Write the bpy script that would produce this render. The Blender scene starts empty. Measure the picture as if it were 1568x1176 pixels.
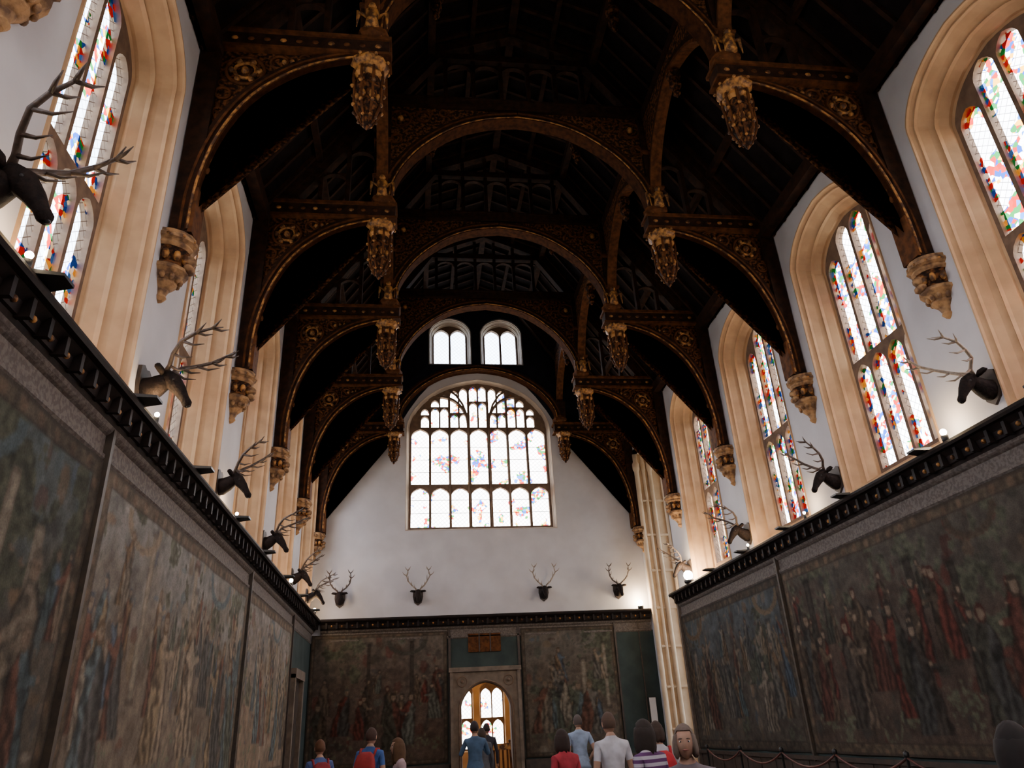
import bpy, bmesh, math, random
import numpy as np
from mathutils import Vector, Matrix
random.seed(7)
D=26.4; S=4.337; WX=5.95
YB=D-7*S
def YK(k): return D-k*S
col=bpy.context.scene.collection

# ------------------------------------------------------------- materials
def newmat(name):
    m=bpy.data.materials.new(name); m.use_nodes=True
    nt=m.node_tree; b=nt.nodes["Principled BSDF"]; return m,nt,b
def mat(name,c1,c2=None,scale=5.0,rough=0.8,bump=0.0,detail=6,stretch=(1,1,1),lo=0.35,hi=0.65,metal=0.0,spec=None):
    m,nt,b=newmat(name); N=nt.nodes; L=nt.links
    b.inputs["Roughness"].default_value=rough; b.inputs["Metallic"].default_value=metal
    if spec is not None: b.inputs["Specular IOR Level"].default_value=spec
    if c2 is None: c2=tuple(x*0.75 for x in c1)
    tc=N.new("ShaderNodeTexCoord"); mp=N.new("ShaderNodeMapping"); mp.inputs["Scale"].default_value=stretch
    no=N.new("ShaderNodeTexNoise"); no.inputs["Scale"].default_value=scale; no.inputs["Detail"].default_value=detail
    L.new(tc.outputs["Object"],mp.inputs[0]); L.new(mp.outputs[0],no.inputs["Vector"])
    r=N.new("ShaderNodeValToRGB"); r.color_ramp.elements[0].position=lo; r.color_ramp.elements[1].position=hi
    r.color_ramp.elements[0].color=(*c2,1); r.color_ramp.elements[1].color=(*c1,1)
    L.new(no.outputs["Fac"],r.inputs[0]); L.new(r.outputs[0],b.inputs["Base Color"])
    if bump:
        bp=N.new("ShaderNodeBump"); bp.inputs["Strength"].default_value=bump; bp.inputs["Distance"].default_value=0.03
        L.new(no.outputs["Fac"],bp.inputs["Height"]); L.new(bp.outputs[0],b.inputs["Normal"])
    return m
M={}
M['plaster']=mat("white_plaster",(0.57,0.545,0.54),(0.49,0.465,0.46),1.2,0.9,0.05)
M['stone']=mat("cream_stone",(0.55,0.345,0.18),(0.43,0.26,0.135),2.5,0.85,0.1)
M['baystone']=mat("pale_cream_stone",(0.66,0.50,0.33),(0.55,0.40,0.25),2.5,0.85,0.1)
M['endstone']=mat("pale_reveal_stone",(0.44,0.36,0.29),(0.35,0.28,0.22),2.5,0.85,0.1)
M['mull']=mat("mullion_stone",(0.20,0.13,0.085),(0.13,0.085,0.06),6,0.85,0.1,spec=.2)
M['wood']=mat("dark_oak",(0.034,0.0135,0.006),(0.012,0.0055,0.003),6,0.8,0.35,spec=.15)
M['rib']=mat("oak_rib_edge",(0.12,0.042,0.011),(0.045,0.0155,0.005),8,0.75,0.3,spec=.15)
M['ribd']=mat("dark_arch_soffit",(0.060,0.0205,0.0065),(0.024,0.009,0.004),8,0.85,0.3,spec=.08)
M['gold']=mat("gilded_carving",(0.46,0.21,0.05),(0.07,0.028,0.009),9,0.55,0.8,lo=0.42,hi=0.60,spec=.35)
M['carve']=mat("carved_spandrel",(0.17,0.064,0.019),(0.016,0.007,0.004),14,0.75,1.0,lo=0.45,hi=0.63,spec=.15)
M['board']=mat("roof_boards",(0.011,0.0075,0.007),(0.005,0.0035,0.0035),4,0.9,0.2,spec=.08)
M['red']=mat("painted_red_band",(0.12,0.025,0.014),(0.05,0.012,0.008),8,0.6,0.2)
M['corb']=mat("gilded_stone_corbel",(0.40,0.22,0.09),(0.11,0.055,0.025),9,0.75,0.8,lo=.38,hi=.62)
M['teal']=mat("teal_green_cloth",(0.036,0.052,0.046),(0.022,0.033,0.029),2.0,0.9,0.1)
M['ledge']=mat("blackened_ledge",(0.016,0.0095,0.007),(0.007,0.0045,0.004),6,0.65,0.2,spec=.2)
M['band']=mat("patterned_band",(0.13,0.105,0.085),(0.08,0.063,0.052),18,0.8,0.4,lo=0.45,hi=0.55)
M['brass']=mat("dull_brass_strip",(0.075,0.055,0.035),(0.04,0.03,0.022),8,0.6,0.1)
M['dado']=mat("oak_dado",(0.055,0.036,0.024),(0.03,0.02,0.014),6,0.6,0.2)
M['surround']=mat("weathered_door_surround",(0.19,0.14,0.10),(0.12,0.09,0.065),5,0.8,0.2)
M['floor']=mat("stone_floor",(0.14,0.11,0.085),(0.09,0.07,0.055),3,0.6,0.1)
M['fur']=mat("stag_fur",(0.020,0.012,0.009),(0.007,0.0045,0.004),20,0.85,0.6,spec=.2)
M['antler']=mat("antler_bone",(0.10,0.065,0.045),(0.045,0.03,0.02),18,0.5,0.4)
M['antler_pale']=mat("antler_bone_pale",(0.36,0.29,0.22),(0.22,0.17,0.12),18,0.5,0.3)
M['black']=mat("black_iron",(0.012,0.012,0.013),(0.008,0.008,0.008),6,0.45)
M['warm']=mat("warm_plaster",(0.55,0.36,0.18),(0.42,0.26,0.13),2,0.9)
M['nearblack']=mat("painted_gable_shade",(0.016,0.018,0.027),(0.009,0.010,0.016),3,0.9,spec=.1)  # dark blue tone standing in for the shade on the upper gable
M['white']=mat("white_card",(0.75,0.75,0.75),(0.7,0.7,0.7),3,0.7)
def lampmat(name,c,s):
    m,nt,b=newmat(name); b.inputs["Emission Color"].default_value=(*c,1); b.inputs["Emission Strength"].default_value=s; return m
M['bulb']=lampmat("lamp_bulb",(1,0.8,0.55),260)

def glassmat(name,seed,colour_amt,base=(0.93,0.95,1.0),vs=12.0):
    m=bpy.data.materials.new(name); m.use_nodes=True; nt=m.node_tree; N=nt.nodes; L=nt.links; N.clear()
    out=N.new("ShaderNodeOutputMaterial"); tr=N.new("ShaderNodeBsdfTransparent"); L.new(tr.outputs[0],out.inputs[0])
    uv=N.new("ShaderNodeUVMap")
    mp=N.new("ShaderNodeMapping"); mp.inputs["Location"].default_value=(seed*3.1,seed*1.7,0); L.new(uv.outputs[0],mp.inputs[0])
    mp2=N.new("ShaderNodeMapping"); mp2.inputs["Rotation"].default_value=(0,0,math.radians(50)); L.new(uv.outputs[0],mp2.inputs[0])
    br=N.new("ShaderNodeTexBrick"); br.offset=0.0; br.inputs["Scale"].default_value=1
    br.inputs["Color1"].default_value=(*base,1); br.inputs["Color2"].default_value=(base[0]*.85,base[1]*.88,base[2]*.9,1)
    br.inputs["Mortar"].default_value=(0.16,0.16,0.18,1); br.inputs["Mortar Size"].default_value=0.006
    br.inputs["Brick Width"].default_value=0.115; br.inputs["Row Height"].default_value=0.115
    L.new(mp2.outputs[0],br.inputs["Vector"])
    vo=N.new("ShaderNodeTexVoronoi"); vo.inputs["Scale"].default_value=vs; L.new(mp.outputs[0],vo.inputs["Vector"])
    sep=N.new("ShaderNodeSeparateColor"); L.new(vo.outputs["Color"],sep.inputs[0])
    rp=N.new("ShaderNodeValToRGB"); rp.color_ramp.interpolation='CONSTANT'
    cols=[(0.36,0.006,0.005),(0.010,0.045,0.30),(0.70,0.32,0.012),(0.9,0.9,0.95),(0.010,0.15,0.035),(0.40,0.01,0.01),(0.03,0.12,0.42),(0.85,0.8,0.6)]
    e=rp.color_ramp.elements; e[0].position=0; e[0].color=(*cols[0],1); e[1].position=1/8; e[1].color=(*cols[1],1)
    for i in range(2,8):
        k=e.new(i/8); k.color=(*cols[i],1)
    L.new(sep.outputs[0],rp.inputs[0])
    no=N.new("ShaderNodeTexNoise"); no.inputs["Scale"].default_value=1.5; no.inputs["Detail"].default_value=2; L.new(mp.outputs[0],no.inputs["Vector"])
    th=N.new("ShaderNodeMath"); th.operation='GREATER_THAN'; th.inputs[1].default_value=colour_amt; L.new(no.outputs["Fac"],th.inputs[0])
    mx=N.new("ShaderNodeMix"); mx.data_type='RGBA'
    L.new(th.outputs[0],mx.inputs[0]); L.new(br.outputs[0],mx.inputs[6]); L.new(rp.outputs[0],mx.inputs[7])
    L.new(mx.outputs[2],tr.inputs[0]); return m
M['glassL']=glassmat("stained_glass_left",2,0.53,(0.62,0.72,0.85))
M['glassR']=glassmat("stained_glass_right",5,0.485)
M['glassE']=glassmat("stained_glass_end",9,0.565,(1,.96,.93))
M['glassP']=glassmat("plain_glass",3,0.95,(.62,.74,.92))

# ------------------------------------------------------------- mesh builder
class MB:
    def __init__(s): s.v=[];s.f=[];s.m=[];s.mats=[];s.sm=[];s.uv=None
    def mi(s,k):
        if k not in s.mats: s.mats.append(k)
        return s.mats.index(k)
    def add(s,vs,fs,k,smooth=False):
        o=len(s.v); s.v+= [tuple(p) for p in vs]; i=s.mi(k)
        for f in fs: s.f.append(tuple(a+o for a in f)); s.m.append(i); s.sm.append(smooth)
    def box(s,x0,x1,y0,y1,z0,z1,k,T=None):
        vs=[(x,y,z) for x in (x0,x1) for y in (y0,y1) for z in (z0,z1)]
        if T: vs=[T(*p) for p in vs]
        s.add(vs,[(0,1,3,2),(4,6,7,5),(0,4,5,1),(2,3,7,6),(0,2,6,4),(1,5,7,3)],k)
    def prism(s,poly,a0,a1,k,T):
        n=len(poly); vs=[T(p[0],a0,p[1]) for p in poly]+[T(p[0],a1,p[1]) for p in poly]
        fs=[tuple(range(n)),tuple(range(2*n-1,n-1,-1))]+[(i,(i+1)%n,n+(i+1)%n,n+i) for i in range(n)]
        s.add(vs,fs,k)
    def strip(s,A,B,a0,a1,k,T):
        n=len(A); vs=[]
        for a in (a0,a1):
            vs+=[T(p[0],a,p[1]) for p in A]+[T(p[0],a,p[1]) for p in B]
        fs=[]
        for i in range(n-1):
            fs+=[(i,i+1,n+i+1,n+i),(2*n+i,3*n+i,3*n+i+1,2*n+i+1),(i,2*n+i,2*n+i+1,i+1),(n+i,n+i+1,3*n+i+1,3*n+i)]
        fs+=[(0,n,3*n,2*n),(n-1,3*n-1,4*n-1,2*n-1)]
        s.add(vs,fs,k)
    def tube(s,pts,rs,n,k,cap=True,smooth=True):
        P=[Vector(p) for p in pts]
        if not hasattr(rs,'__len__'): rs=[rs]*len(P)
        vs=[];up=Vector((0.13,0.21,1)).normalized(); prev=None
        for i,p in enumerate(P):
            t=(P[min(i+1,len(P)-1)]-P[max(i-1,0)]).normalized()
            if prev is None:
                a=t.cross(up); 
                if a.length<0.1: a=t.cross(Vector((1,0,0)))
            else: a=prev-t*prev.dot(t)
            a.normalize(); prev=a; b=t.cross(a)
            for j in range(n):
                an=2*math.pi*j/n; vs.append(p+(a*math.cos(an)+b*math.sin(an))*rs[i])
        fs=[(i*n+j,i*n+(j+1)%n,(i+1)*n+(j+1)%n,(i+1)*n+j) for i in range(len(P)-1) for j in range(n)]
        if cap: fs+=[tuple(range(n)),tuple(range(len(P)*n-1,(len(P)-1)*n-1,-1))]
        s.add(vs,fs,k,smooth)
    def lathe(s,prof,c,n,k,smooth=False,rot=0.0,half=None):
        vs=[];fs=[]
        for r,z in prof:
            for j in range(n):
                a=2*math.pi*j/n+rot; vs.append((c[0]+r*math.cos(a),c[1]+r*math.sin(a),c[2]+z))
        m=len(prof)
        fs=[(i*n+j,i*n+(j+1)%n,(i+1)*n+(j+1)%n,(i+1)*n+j) for i in range(m-1) for j in range(n)]
        fs+=[tuple(range(n)),tuple(range(m*n-1,(m-1)*n-1,-1))]
        s.add(vs,fs,k,smooth)
    def ball(s,c,r,k,n=10,sc=(1,1,1)):
        vs=[];fs=[]
        for i in range(n//2+1):
            th=math.pi*i/(n//2)
            for j in range(n):
                a=2*math.pi*j/n; vs.append((c[0]+r*sc[0]*math.sin(th)*math.cos(a),c[1]+r*sc[1]*math.sin(th)*math.sin(a),c[2]+r*sc[2]*math.cos(th)))
        for i in range(n//2):
            for j in range(n): fs.append((i*n+j,i*n+(j+1)%n,(i+1)*n+(j+1)%n,(i+1)*n+j))
        s.add(vs,fs,k,True)
    def torus(s,c,R,r,k,axis='y',n=14,m=6):
        pts=[]
        for i in range(n+1):
            a=2*math.pi*i/n
            pts.append((c[0]+R*math.cos(a),c[1],c[2]+R*math.sin(a)) if axis=='y' else (c[0],c[1]+R*math.cos(a),c[2]+R*math.sin(a)))
        s.tube(pts,r,m,k,cap=False)
    def obj(s,name,parent=None,fix=True):
        me=bpy.data.meshes.new(name); me.from_pydata(s.v,[],s.f)
        for k in s.mats: me.materials.append(M[k])
        me.polygons.foreach_set("material_index",s.m); me.polygons.foreach_set("use_smooth",s.sm)
        if fix:
            bm=bmesh.new(); bm.from_mesh(me); bmesh.ops.recalc_face_normals(bm,faces=bm.faces); bm.to_mesh(me); bm.free()
        me.update(); o=bpy.data.objects.new(name,me); col.objects.link(o)
        if parent: o.parent=parent
        return o
def holed(outer,holes,thick):
    c=bpy.data.curves.new("tmp","CURVE"); c.dimensions='2D'; c.fill_mode='BOTH'; c.extrude=thick/2
    for pl in [outer]+holes:
        sp=c.splines.new('POLY'); sp.points.add(len(pl)-1)
        for i,p in enumerate(pl): sp.points[i].co=(p[0],p[1],0,1)
        sp.use_cyclic_u=True
    o=bpy.data.objects.new("tmp",c); col.objects.link(o)
    dg=bpy.context.evaluated_depsgraph_get(); me=bpy.data.meshes.new_from_object(o.evaluated_get(dg))
    vs=[tuple(v.co) for v in me.vertices]; fs=[tuple(p.vertices) for p in me.polygons]
    bpy.data.objects.remove(o); bpy.data.curves.remove(c); bpy.data.meshes.remove(me)
    return vs,fs
def TL(s,o,z): return (-WX+o,s,z)
def TR(s,o,z): return (WX-o,s,z)
def TE(s,o,z): return (s,D-o,z)
def TB(s,o,z): return (s,YB+o,z)
def archz(u,rise,pt=0.18):
    u=min(1,abs(u)); return rise*((1-u**2.6)**0.62*(1-pt)+pt*(1-u))
def arch(sc,hw,zb,zs,rise,n=12,pt=0.18):
    p=[(sc+hw,zb)]
    for i in range(n+1):
        a=math.pi*i/n; u=math.cos(a); p.append((sc+hw*u,zs+archz(u,rise,pt)))
    p.append((sc-hw,zb)); return p
def add_holed(mb,outer,holes,thick,omid,T,k):
    vs,fs=holed(outer,holes,thick); mb.add([T(v[0],omid+v[2],v[1]) for v in vs],fs,k)
def portal(T,sc,o,zc,w,h,inward):
    l=bpy.data.lights.new("window_portal","AREA"); l.shape='RECTANGLE'; l.size=w; l.size_y=h
    l.cycles.is_portal=True
    ob=bpy.data.objects.new("window_portal",l); ob.location=T(sc,o,zc)
    ob.rotation_mode='QUATERNION'; ob.rotation_quaternion=Vector(inward).to_track_quat('-Z','Z'); col.objects.link(ob)
def glass(name,T,poly,o,key,parent=None,du=0):
    me=bpy.data.meshes.new(name); me.from_pydata([T(p[0],o,p[1]) for p in poly],[],[tuple(range(len(poly)))])
    uv=me.uv_layers.new(name="UVMap")
    for lp in me.loops: uv.data[lp.index].uv=(poly[lp.vertex_index][0]+du,poly[lp.vertex_index][1])
    me.materials.append(M[key]); ob=bpy.data.objects.new(name,me); col.objects.link(ob)
    if parent: ob.parent=parent
    return ob
wn=[0]
def lighthole(s0,s1,z0,z1,pointed=True,zlimit=None):
    w=(s1-s0)/2; sc=(s0+s1)/2; r=min(0.26,w*1.1)
    return arch(sc,w,z0,z1-r,r,8,0.35)
def window(T,sc,inward,o_out,i_in,depth,tiers,nl,key,thick=0.16,reveal='stone',extra=None):
    wn[0]+=1; e=bpy.data.objects.new("window_%d"%wn[0],None); col.objects.link(e)
    mb=MB(); O=arch(sc,*o_out,n=20); I=arch(sc,*i_in,n=20)
    prof=[(-0.06,0.0),(-0.05,0.03),(0.03,0.03),(0.05,-0.01),(0.14,-0.07),(0.20,-0.07),(0.22,-0.12),(0.40,-0.25),(0.56,-0.33),(0.60,-0.32),(0.64,-0.38),(0.86,-0.5),(0.88,-0.55),(1.0,-1)]
    loops=[]
    for f,d in prof:
        d=-depth if d==-1 else d*depth/0.6
        loops.append([T(a[0]+(b[0]-a[0])*f,d,a[1]+(b[1]-a[1])*f) for a,b in zip(O,I)])
    n=len(O); vs=[p for l in loops for p in l]
    fs=[(i*n+j,i*n+(j+1)%n,(i+1)*n+(j+1)%n,(i+1)*n+j) for i in range(len(loops)-1) for j in range(n)]
    mb.add(vs,fs,reveal); mb.obj("reveal",e,fix=False)
    holes=tiers(sc,i_in)
    mb=MB(); hw,zb,zs,ri=i_in
    add_holed(mb,arch(sc,hw+0.03,zb-0.03,zs,ri+0.03,20),holes,thick,-depth-thick/2+0.02,T,'mull')
    if extra: extra(mb,T,depth)
    mb.obj("tracery",e)
    glass("glass",T,arch(sc,hw+0.02,zb-0.02,zs,ri+0.02,20),-depth-0.06,key,e,du=wn[0]*1.37)
    portal(T,sc,-depth-0.25,(zb+zs+ri)/2,hw*2+.1,zs+ri-zb+.1,inward)
    return e
def side_tiers(sc,i_in):
    hw,zb,zs,ri=i_in; h=[]; nl=4; m=0.075; w=(2*hw-0.12-(nl-1)*m)/nl; ztr=8.0
    for i in range(nl):
        s0=sc-hw+0.06+i*(w+m); s1=s0+w; c=(s0+s1)/2
        h.append(lighthole(s0,s1,zb+0.06,ztr-0.05))
        top=zs+archz(max(abs(s0-sc),abs(s1-sc))/hw,ri)*0.9-0.02+ (0.12 if abs(c-sc)<hw*.4 else 0.0)
        h.append(lighthole(s0,s1,ztr+0.07,top))
    return h
def end_tiers(sc,i_in):
    hw,zb,zs,ri=i_in; h=[]; nl=7; m=0.09; w=(2*hw-0.14-(nl-1)*m)/nl
    for i in range(nl):
        s0=sc-hw+0.07+i*(w+m); s1=s0+w; c=(s0+s1)/2
        h.append(lighthole(s0,s1,zb+0.06,9.97)); h.append(lighthole(s0,s1,10.10,12.35))
        w2=(w-0.06)/2
        for q in (0,1):
            a=s0+q*(w2+0.06); b=a+w2; u=max(abs(a-sc),abs(b-sc))/hw
            zt=zs+archz(u,ri)-0.08
            zmid={0:12.9,6:12.9,1:13.25,5:13.25,2:13.0,4:13.0,3:13.5}[i]
            zmid=min(zmid,zt)
            if zt-12.45>0.2: h.append(lighthole(a,b,12.43,zmid))
            if zt-zmid>0.3: h.append(lighthole(a,b,zmid+0.05,zt))
    return h
def offset(P,d):
    out=[]
    for i in range(len(P)):
        a=Vector(P[max(i-1,0)]);b=Vector(P[min(i+1,len(P)-1)]);t=(b-a).normalized(); n=Vector((t.y,-t.x)); out.append((P[i][0]+n.x*d,P[i][1]+n.y*d))
    return out
def end_extra(mb,T,depth):
    def gothic(x0,x1,zs,za,n=14):
        c=(x0+x1)/2;h=(x1-x0)/2; L=[]
        for i in range(n+1):
            t=i/n; L.append((x0+h*(1-math.cos(t*math.pi/2))*1.0,zs+(za-zs)*math.sin(t*math.pi/2)**.9))
        return L+[(2*c-p[0],p[1]) for p in L[::-1][1:]]
    for x0,x1,za in ((-2.62,-.40,14.0),(.40,2.62,14.0)):
        A=gothic(x0,x1,12.4,za-.25); mb.strip(offset(A,.04),offset(A,-.04),-depth-.12,-depth+.06,'mull',T)
    for sg in (-1,1):
        A=[(sg*.42,8.45),(sg*.42,12.4),(sg*.44,12.9),(sg*.6,13.4),(sg*.85,13.8),(sg*1.1,14.0)]
        mb.tube([T(p[0],-depth+.03,p[1]) for p in A],.045,6,'mull')
    for x in (-1.14,1.14): mb.tube([T(x,-depth+.03,8.45),T(x,-depth+.03,12.4)],.03,6,'mull')
    for z in (9,9.5,10.6,11.1,11.6): mb.tube([T(-2.62,-depth-.04,z),T(2.62,-depth-.04,z)],.012,4,'black')

# ------------------------------------------------------------- room shell
SW_O=(1.42,5.40,10.55,0.92); SW_I=(1.08,5.74,10.35,0.72)
WSH=0.25; DEP=0.62
def bayc(j): return YK(j+1)+S/2+WSH
mb=MB()
add_holed(mb,[(YB-0.1,0),(D+0.1,0),(D+0.1,11.85),(YB-0.1,11.85)],[arch(bayc(j),*SW_O,n=20) for j in range(0,7)],0.1,-0.05,TL,'plaster')
mb.obj("wall_left")
mb=MB(); BY0,BY1=23.15,25.95
add_holed(mb,[(YB-0.1,0),(BY0,0),(BY0,11.0),(BY1,11.0),(BY1,0),(D+0.1,0),(D+0.1,11.85),(YB-0.1,11.85)],[arch(bayc(j),*SW_O,n=20) for j in range(1,7)],0.1,-0.05,TR,'plaster')
mb.obj("wall_right")
for j in range(0,7): window(TL,bayc(j),(1,0,0),SW_O,SW_I,DEP,side_tiers,4,'glassL')
for j in range(1,7): window(TR,bayc(j),(-1,0,0),SW_O,SW_I,DEP,side_tiers,4,'glassR')
EW_O=(2.80,8.30,12.35,2.05); EW_I=(2.68,8.40,12.38,1.95)
UP_O=(0.84,15.10,16.55,0.66); UP_I=(0.70,15.2,16.45,0.55)
gable=[(-WX-.1,0),(WX+.1,0),(WX+.1,11.9),(2.1,17.75),(0,18.6),(-2.1,17.75),(-WX-.1,11.9)]
mb=MB()
def up_tiers(sc,i):
    hw,zb,zs,ri=i; return [lighthole(sc-hw+.05,sc-.04,zb+.06,zs+ri*.72),lighthole(sc+.04,sc+hw-.05,zb+.06,zs+ri*.72)]
add_holed(mb,gable,[arch(0,*EW_O,n=24),arch(-1.08,*UP_O,n=16),arch(1.03,*UP_O,n=16),arch(-0.08,0.80,0.02,2.35,0.78,n=16)],0.1,-0.05,TE,'plaster')
mb.obj("wall_end")
window(TE,0,(0,-1,0),EW_O,EW_I,0.25,end_tiers,7,'glassE',reveal='endstone',extra=end_extra)
window(TE,-1.08,(0,-1,0),UP_O,UP_I,0.3,up_tiers,2,'glassP',reveal='endstone')
window(TE,1.03,(0,-1,0),UP_O,UP_I,0.3,up_tiers,2,'glassP',reveal='endstone')
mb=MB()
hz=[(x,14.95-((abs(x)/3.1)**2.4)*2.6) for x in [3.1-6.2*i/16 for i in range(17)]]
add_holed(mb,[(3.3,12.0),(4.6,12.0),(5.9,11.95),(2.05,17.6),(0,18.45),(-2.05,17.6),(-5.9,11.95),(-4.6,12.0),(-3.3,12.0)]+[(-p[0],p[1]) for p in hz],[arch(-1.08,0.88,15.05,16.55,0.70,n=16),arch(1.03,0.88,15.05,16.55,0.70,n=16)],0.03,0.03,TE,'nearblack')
mb.obj("wall_end_shade_sheet")  # thin dark sheet around the upper windows, shade put into its colour
mb=MB()
add_holed(mb,gable,[arch(0,*EW_O,n=24)],0.1,-0.05,TB,'plaster'); mb.obj("wall_back")
window(TB,0,(0,1,0),EW_O,EW_I,0.35,end_tiers,7,'glassE')
mb=MB(); mb.box(-WX-.2,10,YB-.2,D+7,-0.1,0,'floor'); mb.obj("floor")

# oriel bay on the right at the dais end
mb=MB()
XO=9.2
mb.box(WX,XO,BY1,BY1+.12,0,11.2,'baystone'); mb.box(WX,XO,BY0-.12,BY0,0,11.2,'baystone'); mb.box(WX,XO+.2,BY0-.2,BY1+.2,11.0,11.2,'baystone')
for i,(dx,dy,r) in enumerate([(0.02,0.0,.09),(0.28,-0.03,.06),(0.52,-0.05,.08),(0.95,-.03,.05),(1.35,-.05,.07),(1.8,-.03,.05),(2.3,-.05,.08)]):
    mb.lathe([(r*1.6,0),(r*1.6,.5),(r,.6),(r,10.3),(r*1.5,10.4),(r*1.5,10.6),(r,10.7),(r,11.0)],(WX+dx,BY1+dy,0),12,'baystone',True)
    mb.lathe([(r*1.6,0),(r*1.6,.5),(r,.6),(r,11.0)],(WX+dx,BY0-dy,0),12,'baystone',True)
for z in (1.3,2.6,3.9,5.2,6.5,7.8,9.1):
    mb.box(WX+.1,XO,BY1-.06,BY1,z,z+.09,'baystone'); mb.box(WX+.1,XO,BY1-.08,BY1,z+.03,z+.06,'baystone')
def bay_tiers(sc,i):
    hw,zb,zs,ri=i; h=[]
    nl=4; m=.1; w=(2*hw-.12-(nl-1)*m)/nl
    for k in range(nl):
        s0=sc-hw+.06+k*(w+m)
        for (a,b) in ((zb+.06,3.9),(4.0,6.3),(6.4,8.6),(8.7,zs+.0)): h.append(lighthole(s0,s0+w,a,b))
    return h
TO=lambda s,o,z:(XO-o,s,z)
bc=(BY0+BY1)/2
add_holed(mb,[(BY0-.1,0),(BY1+.1,0),(BY1+.1,11.1),(BY0-.1,11.1)],[arch(bc,1.3,1.6,9.7,0.9,n=20)],.1,-.05,TO,'baystone')
mb.obj("wall_oriel_bay")
window(TO,bc,(-1,0,0),(1.3,1.6,9.7,.9),(1.2,1.7,9.6,.8),.25,bay_tiers,4,'glassP')

# ------------------------------------------------------------- roof
mb=MB()
SL=[(5.98,11.85),(2.08,17.65),(0,18.5)]
IDT=lambda x,a_,z:(x,a_,z)
for sg in (1,-1):
    for a,b in ((SL[0],SL[1]),(SL[1],SL[2])):
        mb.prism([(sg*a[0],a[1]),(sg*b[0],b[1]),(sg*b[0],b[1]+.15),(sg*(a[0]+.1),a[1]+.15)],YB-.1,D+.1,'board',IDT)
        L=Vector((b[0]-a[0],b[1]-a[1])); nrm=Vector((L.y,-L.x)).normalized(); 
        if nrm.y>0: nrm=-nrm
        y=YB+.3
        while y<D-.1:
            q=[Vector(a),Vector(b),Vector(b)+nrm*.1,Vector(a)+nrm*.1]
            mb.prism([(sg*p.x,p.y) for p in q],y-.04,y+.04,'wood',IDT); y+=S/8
    for (px,pz,w) in ((5.72,11.95,.22),(4.65,13.62,.13),(3.28,15.5,.2),(2.1,17.35,.18),(1.05,17.95,.12)):
        mb.box(sg*px-w/2,sg*px+w/2,YB,D,pz-w*.7,pz+w*.7,'wood')
mb.box(-.1,.1,YB,D,18.2,18.45,'wood')
mb.obj("ceiling_roof_boarding")

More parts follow.
